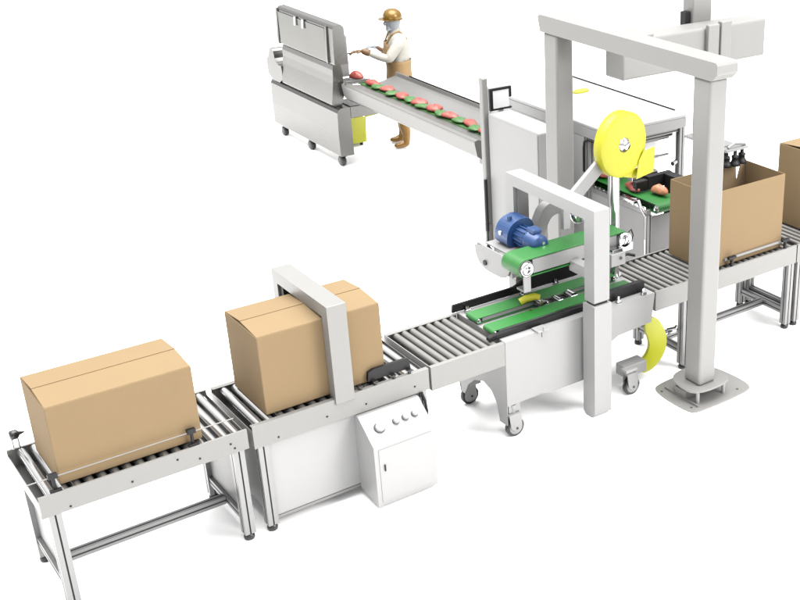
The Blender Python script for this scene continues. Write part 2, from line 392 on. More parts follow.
# motor with its gearbox, lying along y
mo=Vector((2.70,.34,1.21))
mt=MB().lathe(mo,(0,1,0),[(0,0),(0,.055),(.012,.068),(.10,.07),(.11,.078),(.125,.078),(.13,.072)],28)
mt=mt.build('motor','blue',T)
f=MB()
for i in range(14):
    a=2*PI*i/14
    f.beam(mo+Vector((math.cos(a)*.073,.13,math.sin(a)*.073)),mo+Vector((math.cos(a)*.073,.24,math.sin(a)*.073)),.006,.018,0,up=(math.cos(a),0,math.sin(a)))
f.cyl(mo+Vector((0,.13,0)),mo+Vector((0,.245,0)),.069,n=28)
f.build('cooling_fins','blue',mt)
MB().prism(smooth_poly([(mo.x-.12,1.13),(mo.x+.08,1.13),(mo.x+.12,1.18),(mo.x+.105,1.31),(mo.x+.02,1.34),(mo.x-.08,1.31),(mo.x-.125,1.23)],2),'y',mo.y+.246,mo.y+.40).lathe((mo.x-.02,mo.y+.40,1.22),(0,1,0),[(0,.085),(.02,.085),(.035,.07),(.035,0)],24).build('gearbox','blue',mt,bevel=.008)
MB().box(mo.x-.03,mo.x+.045,mo.y+.05,mo.y+.14,1.276,1.31).build('terminal_box','blue',mt,bevel=.008)
MB().cyl((mo.x-.05,mo.y+.32,1.31),(mo.x-.05,mo.y+.32,1.345),.02,n=12).build('filler_cap','blue',mt,bevel=.004)
MB().cyl((mo.x-.128,mo.y+.33,1.23),(mo.x-.118,mo.y+.33,1.23),.016,n=14).build('sight_glass','chrome',mt)
MB().cyl((mo.x+.02,mo.y-.003,1.22),(mo.x+.02,mo.y-.0005,1.22),.012,n=10).build('sight_glass','chrome',mt)
# trough below the motor
tr=MB().prism([(2.50,.98),(2.50,1.12),(2.506,1.12),(2.506,.986),(2.76,.986),(2.76,1.12),(2.766,1.12),(2.766,.98)],'y',.42,.86)
half=smooth_poly([(.42,1.125),(.88,1.125),(.87,1.02),(.79,.95),(.66,.94),(.50,.95),(.43,1.02)],1)
tr.prism(half,'x',2.488,2.494)
tr=tr.build('motor_bracket','light',T,bevel=.002)
MB().cyl((2.478,.74,1.0),(2.487,.74,1.0),.020).build('bracket_knob','groove',tr)
MB().box(2.53,2.74,.44,.80,1.121,1.1295).build('motor_plate','light',T)
# bent duct behind the portal beam
dp=smooth_poly([(2.80,1.02),(2.90,1.02),(2.93,1.14),(2.97,1.25),(3.03,1.29),(3.12,1.27),(3.26,1.22),(3.38,1.17),(3.40,1.23),(3.28,1.30),(3.10,1.36),(3.0,1.385),(2.93,1.36),(2.88,1.28),(2.83,1.14)],2)
MB().prism(dp,'y',.62,.70).build('bent_duct','light',T,bevel=.01)
MB().lathe((3.12,.50,1.30),(.25,-1,.1),[(0,0),(0,.06),(.02,.068),(.05,.06),(.055,.02),(.07,.018),(.07,0)],20).cyl((3.22,.46,1.28),(3.30,.46,1.26),.03).build('tension_roller','chrome',T,bevel=.004)
# outfeed side: small white drive box
MB().box(3.14,3.27,.10,.17,1.0,1.10).build('drive_box','light',T,bevel=.006)
MB().box(3.16,3.25,.11,.172,1.1005,1.125).cyl((3.22,.0995,1.06),(3.22,.09,1.06),.012,n=12).build('drive_box_lid','chrome',T,bevel=.002)
MB().tube([(3.60,.585,.775),(3.64,.605,.80),(3.70,.60,.805),(3.75,.57,.79)],.012).build('hose','black',T)

# ------------------------------------------------------------------ tape reel on its pole
P=thing('tape_reel_stand','big bright yellow tape reel on a steel pole with a hanging tape end','tape reel',(3.43,.43,.75))
MB().cyl((3.43,.43,.7505),(3.43,.43,1.78),.036,n=24).cyl((3.43,.43,.7505),(3.43,.43,.765),.055).build('pole','chrome',P)
MB().cyl((3.375,.425,.7505),(3.375,.425,1.70),.010,n=10).build('rod','alu',P)
rc=Vector((3.47,.37,1.79))
rax=Vector((-.16,.987,0))
rl=MB().lathe(rc,rax,[(0,.03),(0,.10),(-.001,.20),(0,.239),(.003,.243),(.078,.243),(.081,.239),(.081,.03)],72)
rl=rl.build('tape_roll','yellow',P)
MB().lathe(rc-rax*.035,rax,[(0,0),(0,.028),(.006,.036),(.02,.036),(.021,.05),(.03,.052),(.036,.06),(.05,.06)],8).build('reel_nut','chrome',rl)
MB().prism([(3.60,1.50),(3.765,1.525),(3.775,1.72),(3.665,1.70),(3.625,1.64)],'y',.385,.392).build('tape_end','yellow',rl,bevel=.001)
MB().prism([(3.47,1.535),(3.60,1.50),(3.70,1.53),(3.66,1.57),(3.56,1.56)],'y',.42,.428).build('tape_end','yellow',rl)
MB().beam((2.93,.36,1.44),(3.42,.45,1.74),.035,.11).build('support_arm','light',P,bevel=.006)

# ------------------------------------------------------------------ gantry
G=thing('gantry_frame','tall grey gantry of two square columns joined by a top beam beside the open box','gantry',(3.6,.5,0))
MB().box(3.525,3.685,-.455,-.285,.1345,2.419).build('column','gantry',G,bevel=.018,seg=3)
MB().box(3.525,3.685,1.262,1.432,.1345,2.419).build('column','gantry',G,bevel=.018,seg=3)
MB().prism([(-.525,2.53),(-.51,2.548),(1.46,2.548),(1.485,2.53),(1.455,2.42),(-.475,2.42),(-.525,2.47)],'x',3.512,3.70).build('top_beam','gantry',G,bevel=.008)
for yc in (-.37,1.347):
    bp=MB().prism(smooth_poly([(3.36,yc-.16),(3.44,yc-.20),(3.90,yc-.20),(4.02,yc-.15),(4.0,yc+.22),(3.93,yc+.31),(3.47,yc+.31),(3.37,yc+.25)],2),'z',.001,.013)
    bp=bp.build('base_plate','gantry',G,bevel=.003)
    for dx,dy in ((3.41,.20),(3.42,-.12),(3.88,-.13),(3.9,.2)): MB().cyl((dx,yc+dy,.0132),(dx,yc+dy,.016),.010,n=12).build('anchor_bolt','under',bp)
    MB().prism(smooth_poly([(3.44,yc-.155),(3.80,yc-.155),(3.82,yc),(3.80,yc+.20),(3.48,yc+.20),(3.42,yc+.02)],2),'z',.118,.134).build('top_plate','gantry',G,bevel=.004)
    for dx in (3.50,3.76):
        for dy in (-.10,.14): MB().cyl((dx,yc+dy,.0135),(dx,yc+dy,.1175),.014,n=18).build('spacer_bolt','white',G)
    MB().box(3.46,3.78,yc-.005,yc+.11,.0135,.085).build('spacer_block','gantry',G,bevel=.004)
    MB().box(3.455,3.467,yc-.15,yc+.22,.0135,.030).build('plate_rib','gantry',G)

# ------------------------------------------------------------------ pick and place axis
K=thing('pick_arm','grey horizontal linear arm with upright mast and black suction cups above the open box','robot arm',(4.5,.85,2.13))
MB().box(3.76,5.27,.75,.97,2.135,2.44).build('arm_beam','gantry',K,bevel=.02,seg=3)
MB().prism([(.745,2.44),(.975,2.44),(.985,2.47),(.93,2.475),(.80,2.475),(.74,2.46)],'x',3.70,4.05).build('arm_cap','gantry',K,bevel=.006)
MB().box(3.78,4.10,.742,.7495,2.395,2.42).build('arm_strip','chrome',K)
MB().box(4.59,4.71,.71,.7495,2.18,2.465).box(4.72,4.83,.70,.7495,2.18,2.48).build('carriage','gantry',K,bevel=.008)
MB().box(4.66,4.86,.9705,1.10,2.2,3.75).box(4.60,4.70,.80,.88,1.56,2.1345).build('mast','gantry',K,bevel=.01)
MB().box(4.60,4.655,1.0,1.06,2.40,2.52).build('mast_shadow','black',K)  # black block put in for the shadow at the mast foot
gp=MB().box(4.52,4.70,.46,.89,1.533,1.556).box(4.52,4.76,.38,.46,1.525,1.548).tube([(4.55,.40,1.56),(4.62,.40,1.585),(4.70,.40,1.57),(4.75,.41,1.555)],.012).build('gripper_plate','alu',K,bevel=.004)
cups=[(4.56,.42),(4.635,.40),(4.73,.42),(4.60,.52),(4.67,.55)]
for i,(x,y) in enumerate(cups):
    MB().lathe((x,y,1.40),(0,0,1),[(0,0),(0,.043),(.006,.045),(.03,.036),(.035,.03),(.06,.026),(.065,.03),(.08,.03),(.085,.016),(.125,.014),(.125,0)],18).build('suction_cup','black',gp)

# ------------------------------------------------------------------ outfeed roller conveyor
B=thing('roller_conveyor','long grey roller conveyor under the open box, passing behind the front gantry column','conveyor',(4.2,.3,0))
x0,x1=3.48,5.00
conveyor_frame(B,x0,x1,.592,.02)
rollers(B,x0+.04,x1-.03,.024,W-.024,H-.026,.0195,.0625,'roller_dull')
MB().box(x0+.02,x1-.02,.02,W-.02,.62,.64).build('bed_plate','groove',B)
for x in (4.955,):
    for y in (.036,W-.036): leg(B,x,y,.045,.60)
for x in (3.80,):
    leg(B,x,W-.036,.045,.60); leg(B,x,.036,.045,.60)
for x in (3.80,4.955): profile(B,(x,.066,.155),(x,W-.066,.155),.05)
profile(B,(3.83,.30,.155),(4.925,.30,.155),.05,'stretcher')
for x in (4.27,5.0-.13):
    MB().box(x-.04,x+.04,.0,.03,.812,.832).cyl((x,.015,.75),(x,.015,.812),.014).build('guide_bracket','black',B,bevel=.004)
MB().tube([(4.22,.05,.80),(4.86,.05,.80)],.012,10).build('guide_rail','rail',B)
D=thing('roller_conveyor','second grey roller conveyor cut off by the right edge, carrying the rightmost box','conveyor',(5.6,.3,0))
x0,x1=5.012,6.2
conveyor_frame(D,x0,x1,.592,.02)
rollers(D,x0+.04,x1-.03,.024,W-.024,H-.026,.0195,.0625,'roller_dull')
MB().box(x0+.02,x1-.02,.02,W-.02,.62,.64).build('bed_plate','groove',D)
for x in (5.06,6.14):
    for y in (.036,W-.036): leg(D,x,y,.045,.60)
    profile(D,(x,.066,.155),(x,W-.066,.155),.05)
carton('closed cardboard box at the right edge of the photo, mostly cut off',5.27,6.05,.06,.52,H+.006,1.44)

# open carton
O=thing('cardboard_box','open-topped empty cardboard box standing behind the grey gantry column','box',(4.45,.28,H))
x0,x1,y0,y1,z0,z1=4.052,4.868,.06,.512,H+.001,1.372
t=.007
MB().box(x0,x1,y0,y1,z0,z0+t).box(x0,x1,y0,y0+t,z0+t,z1).box(x0,x0+t,y0+t,y1-t,z0+t,z1).box(x1-t,x1,y0+t,y1-t,z0+t,z1).build('box_wall',['card'],O,bevel=.002)
MB().prism([(x0,z0+t),(x1,z0+t),(x1,z1),(x1-.055,z1),(x1-.10,z1-.16),(x1-.115,z1),(x0,z1)],'y',y1-t,y1).build('back_wall','cardin',O,bevel=.001)
e=MB()
for a in ((x0+.001,x1-.001,y0+.001,y0+t-.001),(x0+.001,x0+t-.001,y0+t,y1-t),(x1-t+.001,x1-.001,y0+t,y1-t)): e.box(*a,z1,z1+.0015)
e.build('raw_edge','cardedge',O)

# ------------------------------------------------------------------ white control cabinet and post
Cc=thing('control_cabinet','plain white control cabinet with rounded top edge standing before the inspection enclosure','cabinet',(4.07,2.4,0))
MB().box(3.85,4.10,2.0,2.78,.05,1.42).build('cabinet_body','light',Cc,bevel=.022,seg=4)
MB().box(3.8475,3.8495,2.004,2.012,.08,1.39).build('panel_seam','panel',Cc)
MB().box(3.89,4.07,2.04,2.74,.001,.0495).build('plinth','panel',Cc)
Q=thing('sensor_post','slim grey upright post with black gas strut and ball foot beside the white cabinet','post',(3.80,2.82,0))
MB().box(3.82,3.88,2.795,2.86,.36,1.735).build('post_tube','rail',Q,bevel=.012,seg=3)
MB().box(3.82,3.88,2.795,2.86,.16,.3595).build('post_tube','rail',Q,bevel=.006)
MB().cyl((3.808,2.79,.30),(3.808,2.79,.80),.016,n=14).build('gas_strut','black',Q)
MB().cyl((3.808,2.79,.20),(3.808,2.79,.30),.009).lathe((3.808,2.79,.0),(0,0,1),[(0,0),(0,.05),(.02,.06),(.07,.055),(.11,.04),(.14,.018),(.16,.014),(.20,.012)],18).build('ball_foot','black',Q)
V=thing('operator_screen','small white screen in a square black frame above the far end of the white cabinet','screen',(4.07,2.9,1.38))
MB().box(3.955,3.99,2.89,2.915,1.395,1.60).box(4.165,4.19,2.89,2.915,1.50,1.60).box(3.9905,4.1645,2.89,2.915,1.578,1.60).box(3.9905,4.19,2.89,2.915,1.395,1.412).build('screen_frame','black',V,bevel=.003)
MB().box(3.992,4.164,2.896,2.909,1.4125,1.5775).build('screen_glass','screen',V)
MB().box(4.05,4.10,2.895,2.92,.001,1.394).build('screen_post','panel',V)

# ------------------------------------------------------------------ inspection enclosure
E_=thing('inspection_enclosure','white-topped enclosure with aluminium frame around the green meat belt','enclosure',(4.82,2.65,0))
X0,X1,Y0,Y1,Z=4.35,5.285,1.70,3.56,1.42
MB().box(X0,X1,Y0,Y1,Z-.03,Z).build('top_panel','white',E_,bevel=.008)
MB().box(X0,X1,Y0,Y0+.03,Z-.12,Z-.0305).box(X0,X0+.03,Y0+.0305,Y1,Z-.12,Z-.0305).build('fascia','light',E_,bevel=.004)
MB().box(X1-.012,X1,Y0+.15,Y1-.02,Z+.0005,Z+.012).build('edge_trim','black',E_)
for x,y in ((X0+.035,Y0+.27),(X1-.035,Y0+.04),(X0+.035,Y1-.04),(X1-.035,Y1-.04)):
    leg(E_,x,y,.045,Z-.121,.06)
MB().box(X0+.002,X0+.008,Y0+.31,Y1-.08,.20,Z-.122).build('side_panel','white',E_)
profile(E_,(X0+.07,Y0+.045,Z-.145),(X1-.07,Y0+.045,Z-.145),.03)
profile(E_,(X0+.07,Y0+.12,Z-.20),(X1-.07,Y0+.12,Z-.20),.03)
profile(E_,(X1-.035,Y0+.08,.62),(X1-.035,Y1-.08,.62),.04)
MB().cyl((X1-.075,Y0+.04,.98),(X1-.14,Y0+.02,.97),.022).build('door_knob','chrome',E_)
MB().prism(smooth_poly([(4.93,2.84),(5.06,2.86),(5.10,2.93),(4.98,2.96),(4.88,2.90)],1),'z',Z+.0005,Z+.014).build('warning_lamp','yellow',E_)
for z in (1.02,1.18): MB().beam((X0+.06,Y0+.16,z),(X1-.07,Y0+.16,z),.018,.018).build('guard_rail','alu',E_)
MB().box(4.80,X1-.07,Y0+.30,Y0+.306,.15,1.25).build('back_panel','screen',E_)
MB().box(4.78,4.80,Y0+.3,Y1-.2,.15,1.2).build('inner_partition','light',E_)
MB().tube([(X0-.004,Y0+.03,Z-.135),(X0-.004,Y0+.24,Z-.135),(X0-.004,Y0+.30,Z-.16),(X0-.004,Y0+.31,Z-.22),(X0-.004,Y0+.31,.98)],.010,8).build('door_seal','black',E_)
# green conveyor
N=thing('belt_conveyor','short green belt conveyor with steel chain rails carrying meat out of the enclosure','conveyor',(4.52,2.2,0))
MB().band([(1.10-.05*math.sin(PI*i/8),.865+.05*math.cos(PI*i/8)) for i in range(9)]+[(3.40+.05*math.sin(PI*i/8),.865-.05*math.cos(PI*i/8)) for i in range(9)],4.43,4.70,.006)
gb=MB().band([(1.10-.04*math.sin(PI*i/8),.87+.04*math.cos(PI*i/8)) for i in range(9)]+[(3.40+.04*math.sin(PI*i/8),.87-.04*math.cos(PI*i/8)) for i in range(9)],-.14,.14,.006)
gb.v=[Vector((4.56+p.y,p.x,p.z)) for p in gb.v]
gb=gb.build('green_belt','green',N)
MB().cyl((4.425,1.10,.87),(4.695,1.10,.87),.033).cyl((4.40,1.10,.87),(4.72,1.10,.87),.012).build('pulley','chrome',gb)
for xx in (4.395,4.725):
    m=MB().box(xx-.02,xx+.02,1.16,3.40,.80,.85)
    m.build('side_rail','alu',N,bevel=.003)
    k=MB();y=1.18
    while y<1.95:
        k.box(xx-.022,xx+.018,y,y+.035,.8505,.872+.006*random.random());k.cyl((xx-.03,y+.045,.86),(xx+.02,y+.045,.86),.011,n=8);y+=.06
    k.build('chain_links','chrome',N)
MB().box(4.374,4.38,1.20,1.94,.12,.80).build('side_panel','light',N,bevel=.002)
for x,y in ((4.40,1.17),(4.72,1.17)): leg(N,x,y,.045,.80,.04)
MB().box(4.425,4.695,1.16,1.172,.35,.78).build('end_panel','panel',N)
MB().tube([(4.36,1.16,.80),(4.34,1.20,.87),(4.36,1.26,.91),(4.40,1.32,.90),(4.37,1.45,.88)],.014,8).box(4.34,4.40,1.30,1.50,.873,.90).build('infeed_bracket','chrome',N,bevel=.004)
# black sensor housing
U_=thing('sensor_housing','matt black angular sensor housing straddling the green belt end','sensor',(4.62,1.4,.91))
MB().box(4.585,4.86,1.40,1.45,.925,1.045).box(4.765,4.86,1.14,1.3995,.66,1.04).box(4.45,4.584,1.40,1.45,.925,1.02).build('housing_shell','black',U_,bevel=.006)
MB().box(4.60,4.74,1.455,1.55,1.02,1.06).box(4.45,4.60,1.455,1.52,1.01,1.05).build('housing_bracket','chrome',U_,bevel=.004)

# ------------------------------------------------------------------ meat conveyor (trough)
Ft=thing('trough_conveyor','long sloping stainless steel trough conveyor carrying meat away from the steel machine','conveyor',(4.45,4.8,0))
ya,yb=3.42,6.17
prof=[(4.10,.955),(4.10,.93),(4.125,.80),(4.20,.74),(4.66,.74),(4.77,.80),(4.80,.93),(4.80,1.0),(4.785,1.0),(4.77,.955),(4.56,.91),(4.47,.915),(4.33,.915),(4.24,.93),(4.14,.965)]
MB().prism(prof,'y',ya,yb).build('trough_body','trough',Ft,bevel=.006)
MB().box(4.786,4.800,ya+.01,yb-.3,1.0005,1.012).build('edge_trim','black',Ft)
MB().box(4.332,4.468,ya-.02,yb+.2,.9155,.9235).build('carrying_belt','leaf',Ft)
MB().cyl((4.12,yb-.06,.966),(4.12,yb-.06,.972),.012,n=12).build('bolt','under',Ft)
MB().box(4.30,4.60,ya+.02,yb-.02,.715,.739).build('under_frame','trough',Ft,bevel=.004)
MB().box(4.25,4.65,3.38,3.60,.66,.714).build('support_bracket','trough',Ft,bevel=.004)

# food on the belt: each piece a thing
def blob(name,c,sx,sy,sz,ang,matn,seed,n=14,m=8):
    rd=random.Random(seed);mb=MB();v=[];f=[]
    ph=[rd.uniform(0,6.28) for _ in range(4)]
    for i in range(m+1):
        th=PI*i/m
        for j in range(n):
            p=2*PI*j/n
            k=1+.14*math.sin(2*p+ph[0])+.10*math.sin(3*p+ph[1]+th)+.05*math.sin(5*p+ph[2]+2*th)
            x=math.sin(th)*math.cos(p)*sx*k;y=math.sin(th)*math.sin(p)*sy*k;z=math.cos(th)*sz*(1+.1*math.sin(3*p+ph[3]))
            if z<0:z*=.35
            v.append((c[0]+x*math.cos(ang)-y*math.sin(ang),c[1]+x*math.sin(ang)+y*math.cos(ang),c[2]+z))
    for i in range(m):
        for j in range(n):
            q=(j+1)%n;f.append((i*n+j,i*n+q,(i+1)*n+q,(i+1)*n+j))
    mb.add(v,f,0,True)
    return mb.build(name,matn,None,org=Vector(c))
names=['first','second','third','fourth','fifth','sixth','seventh','eighth']
ny=8
for i in range(ny):
    y=6.02-i*.335
    o=blob('meat_piece',(4.41+.012*math.sin(i*2.3),y+.015*math.sin(i*1.7),.95),.076+.009*math.sin(i*3.1),.116+.014*math.cos(i*2.1),.040+.006*math.sin(i*5),.28*math.sin(i*1.9),'meat',i)
    w=['pink meat piece in the steel trough, nearest to the steel machine','second pink meat piece in the trough from the steel machine','third pink meat piece in the trough from the steel machine','fourth pink meat piece in the trough from the steel machine','fifth pink meat piece in the trough from the steel machine','sixth pink meat piece in the trough from the steel machine','seventh pink meat piece in the trough from the steel machine','last pink meat piece in the trough, beside the grey post'][i]
    tag(o,w,'meat','meat pieces in the steel trough')
    if i<ny-1:
        y-=.17
        o=blob('leaf_bunch',(4.385+.015*math.sin(i*4),y,.945),.070,.100,.028,.3*(i%2)-.1,'leaf',50+i,n=18)
        w='green leaf bunch between the %s and %s meat piece of the steel trough'%(names[i],names[i+1])
        tag(o,w,'garnish','leaf bunches in the steel trough')
o=blob('meat_piece',(4.36,6.31,.972),.07,.085,.07,0,'meat',33);tag(o,'round pink meat piece at the mouth of the steel machine, above the trough end','meat','meat pieces in the steel trough')
o=blob('meat_piece',(4.50,1.95,.937),.05,.10,.045,.1,'meat',21);tag(o,'dark pink meat piece on the green belt, farther from the black housing','meat','meat pieces on the green belt')
o=blob('meat_piece',(4.50,1.50,.937),.055,.11,.045,-.1,'meat',22);tag(o,'dark pink meat piece on the green belt, right beside the black housing','meat','meat pieces on the green belt')
M['bread']=mat('browned_meat',(.42,.17,.08),.5,0,.5,60,.4,30)
o=blob('meat_piece',(4.60,1.27,.945),.055,.085,.06,.3,'bread',23);tag(o,'browned meat piece at the end of the green belt before the open box','meat')
# ------------------------------------------------------------------ steel filling machine
J=thing('filling_machine','tall stainless steel machine with angled hood at the far end of the meat trough','machine',(4.1,7.0,0))
MB().prism([(3.995,.13),(3.992,.40),(4.0,.64),(4.015,.672),(4.05,.69),(4.16,.69),(4.16,.13)],'y',6.13,7.90).build('lower_body','steel',J,bevel=.012)
MB().prism(smooth_poly([(3.985,.691),(4.0,.80),(4.03,1.0),(4.035,1.15),(4.07,1.195),(4.15,1.19),(4.15,.691)],1),'y',6.22,7.52).build('middle_body','steel',J,bevel=.01)
MB().prism([(4.0,1.196),(4.0,1.30),(4.01,1.60),(4.035,1.628),(4.11,1.638),(4.145,1.60),(4.16,1.196)],'y',6.08,7.50).build('hood','steel',J,bevel=.008)
MB().prism([(3.9995,1.215),(4.008,1.57),(3.998,1.575),(3.990,1.215)],'y',6.26,7.46).build('hood_window','dark_steel',J)
for a in (7.46,6.205): MB().prism([(3.982,1.198),(3.980,1.25),(3.996,1.60),(4.01,1.612),(4.005,1.20)],'y',a,a+.04).build('hood_rib','steel',J,bevel=.003)
for y in (6.75,6.95): MB().prism([(3.999,1.50),(4.002,1.59),(3.988,1.59),(3.980,1.49)],'y',y,y+.05).build('hood_glint','chrome',J,bevel=.003)  # chrome pieces stand in for highlights on the hood
MB().prism(smooth_poly([(7.525,.691),(7.93,.691),(7.95,.93),(7.87,.97),(7.84,1.06),(7.76,1.10),(7.71,1.04),(7.70,.95),(7.60,.90),(7.525,.92)],1),'x',4.0,4.14).build('side_wing','steel',J,bevel=.012,seg=3)
MB().box(4.161,4.60,6.12,6.46,.56,.70).build('discharge_shelf','steel',J,bevel=.008)
MB().box(4.161,4.48,6.20,6.46,.925,.938).box(4.161,4.47,6.20,6.205,.9385,.965).build('discharge_chute','trough',J,bevel=.002)
MB().box(4.151,4.36,6.47,7.1,.95,1.42).build('hopper','panel',J,bevel=.01)
for x,y in ((4.06,6.22),(4.06,7.0),(4.06,7.74)):
    c=MB().box(x-.03,x+.03,y-.03,y+.03,.10,.1295).build('caster','under',J,bevel=.004)
    MB().lathe((x-.045,y-.01,.061),(1,0,0),[(0,0),(0,.05),(.008,.06),(.05,.06),(.058,.05),(.058,0)],20).build('wheel','rubber',c)
L_=thing('plastic_bin','bright yellow-green plastic bin on the floor beside the steel machine','bin',(4.55,6.85,0))
MB().prism([(4.42,.045),(4.64,.045),(4.66,.36),(4.40,.36)],'y',6.76,6.98).build('bin_body','lime',L_,bevel=.045,seg=5)
MB().box(4.41,4.65,6.77,6.97,.3605,.375).build('bin_rim','lime',L_,bevel=.01)
for x,y in ((4.47,6.82),(4.60,6.82),(4.47,6.92),(4.60,6.92)): MB().lathe((x,y,.0),(0,0,1),[(0,0),(0,.02),(.03,.022),(.045,.012)],12).build('bin_foot','rubber',L_)
MB().tube([(4.66,6.80,.36),(4.78,6.74,.39),(4.86,6.70,.41)],.028,10).build('bin_handle','lime',L_)
Z_=thing('splash_screen','pale translucent upright splash screen between the steel machine and the worker','screen',(4.5,6.9,0))
MB().box(4.50,4.512,6.75,7.35,.72,1.50).build('screen_sheet','acrylic',Z_,bevel=.002)
MB().box(4.495,4.517,6.75,7.35,.70,.7195).box(4.495,4.517,6.85,6.90,.001,.6995).box(4.495,4.517,7.2,7.25,.001,.6995).build('screen_stand','alu',Z_)

# ------------------------------------------------------------------ worker
def skinned(name,verts,edges,radii,matn,parent,sub=2,root=0):
    me=bpy.data.meshes.new(name);me.from_pydata([tuple(Vector(v)-ORG[parent.name]) for v in verts] if parent else verts,edges,[])
    me.materials.append(M[matn]);o=bpy.data.objects.new(name,me);COL.objects.link(o)
    if parent:o.parent=parent;ORG[o.name]=ORG[parent.name]
    md=o.modifiers.new('skin','SKIN');md.use_smooth_shade=True
    for i,r in enumerate(radii):
        sv=me.skin_vertices[0].data[i];sv.radius=r if isinstance(r,tuple) else (r,r);sv.use_root=(i in (root if isinstance(root,(list,tuple)) else (root,)))
    s=o.modifiers.new('sub','SUBSURF');s.levels=sub;s.render_levels=sub
    return o
wl=(5.01,6.50,0.)
PW=thing('person','worker in gold hard hat, grey mask, white shirt, tan apron and ochre boots','person',wl)
# local frame: faces fwd; right-hand side vector
fw=Vector((-.80,.60,0)).normalized();fw=Vector((-.93,.37,0)).normalized();sd=Vector((fw.y,-fw.x,0))  # sd = his right
def wp(f_,s_,z): return Vector(wl)+fw*f_+sd*s_+Vector((0,0,z))
body_v=[wp(0,0,.84),wp(.0,0,1.0),wp(0,0,1.18),wp(0,0,1.30),wp(.01,0,1.385),wp(.03,0,1.45),wp(.035,0,1.52),
 wp(0,.085,.80),wp(.02,.10,.46),wp(-.01,.105,.10),wp(.10,.12,.035),
 wp(0,-.085,.80),wp(.01,-.11,.46),wp(-.03,-.13,.10),wp(.08,-.15,.035),
 wp(0,.15,1.27),wp(.02,.215,1.06),wp(.18,.17,1.14),wp(.235,.14,1.19),
 wp(0,-.15,1.27),wp(.14,-.215,1.10),wp(.36,-.15,1.185),wp(.43,-.13,1.21)]
be=[(0,1),(1,2),(2,3),(3,4),(4,5),(5,6),(0,7),(7,8),(8,9),(9,10),(0,11),(11,12),(12,13),(13,14),(3,15),(15,16),(16,17),(17,18),(3,19),(19,20),(20,21),(21,22)]
br=[.10,.09,.09,.075,.048,.064,.072,.08,.055,.038,.035,.08,.055,.038,.035,.045,.038,.03,.024,.045,.038,.03,.024]
body=skinned('body',body_v,be,br,'skin',PW)
# shirt
def loft(rings,n=28,ph=0):
    vs=[]
    for k,(z,cx,rf,rs,am) in enumerate(rings):
        for q in range(n):
            a=2*PI*q/n;w_=am*math.sin(4*a+k*.9+ph)+am*.6*math.sin(7*a-k*.6)
            vs.append(wp(cx+math.cos(a)*(rf+w_),math.sin(a)*(rs+w_),z))
    m=len(rings);mb=MB().add(vs,[(k*n+q,k*n+(q+1)%n,(k+1)*n+(q+1)%n,(k+1)*n+q) for k in range(m-1) for q in range(n)],0,True)
    mb.add(vs[-n:],[tuple(range(n))],0,True);return mb
loft([(.97,0,.12,.155,.003),(1.05,0,.128,.162,.005),(1.14,0,.13,.168,.005),(1.22,0,.13,.178,.004),(1.29,0,.118,.182,.003),(1.335,0,.100,.160,.002),(1.37,.005,.082,.115,0),(1.395,.01,.068,.078,0),(1.43,.015,.062,.064,0),(1.452,.02,.058,.060,0)]).build('shirt','shirt',body)
skinned('sleeve',[wp(0,.12,1.29),wp(0,.17,1.26),wp(.0,.205,1.17),wp(.03,.22,1.07),wp(.11,.195,1.10),wp(.18,.168,1.145)],[(0,1),(1,2),(2,3),(3,4),(4,5)],[.075,.075,.068,.056,.05,.042],'shirt',body,root=2)
skinned('sleeve',[wp(0,-.12,1.29),wp(.02,-.17,1.26),wp(.07,-.205,1.18),wp(.14,-.215,1.11),wp(.24,-.19,1.14),wp(.35,-.155,1.182)],[(0,1),(1,2),(2,3),(3,4),(4,5)],[.075,.075,.068,.056,.05,.042],'shirt',body,root=2)
# bib apron: skirt with folds + bib + waist; trousers show below
def ring(z,rf,rs,ph,amp,n=28,cx=.0):
    return [wp(cx+math.cos(a)*(rf+amp*math.sin(5*a+ph)),math.sin(a)*(rs+amp*math.sin(4*a+ph)),z) for a in [2*PI*i/n for i in range(n)]]
ap=MB();prf=[(.42,.125,.165,.02),(.55,.145,.185,.014),(.70,.15,.19,.009),(.82,.155,.19,.006),(.93,.145,.18,.004),(1.02,.15,.175,.003),(1.06,.152,.172,.002)]
vs=[];n=28
for i,(z,rf,rs,am) in enumerate(prf): vs+=ring(z,rf,rs,i*.5,am)
ap.add(vs,[(i*n+j,i*n+(j+1)%n,(i+1)*n+(j+1)%n,(i+1)*n+j) for i in range(len(prf)-1) for j in range(n)],0,True)
# bib, curved plate on the chest
bv=[];nu=9
for z,hw in ((1.05,.14),(1.14,.125),(1.22,.10),(1.28,.075)):
    for j in range(nu):
        u=-1+2*j/(nu-1);bv.append(wp(.172-.05*u*u-.03*max(0,(z-1.15)*3),hw*u,z))
ap.add(bv,[(i*nu+j,i*nu+j+1,(i+1)*nu+j+1,(i+1)*nu+j) for i in range(3) for j in range(nu-1)],0,True)
apo=ap.build('apron','apron',body)
md=apo.modifiers.new('thick','SOLIDIFY');md.thickness=.008
MB().tube([wp(.13,.07,1.27),wp(.08,.10,1.37),wp(-.02,.085,1.40),wp(-.11,.05,1.30)],.011,8).tube([wp(.13,-.07,1.27),wp(.08,-.10,1.37),wp(-.02,-.085,1.40),wp(-.11,-.05,1.30)],.011,8).build('apron_strap','apron',body)
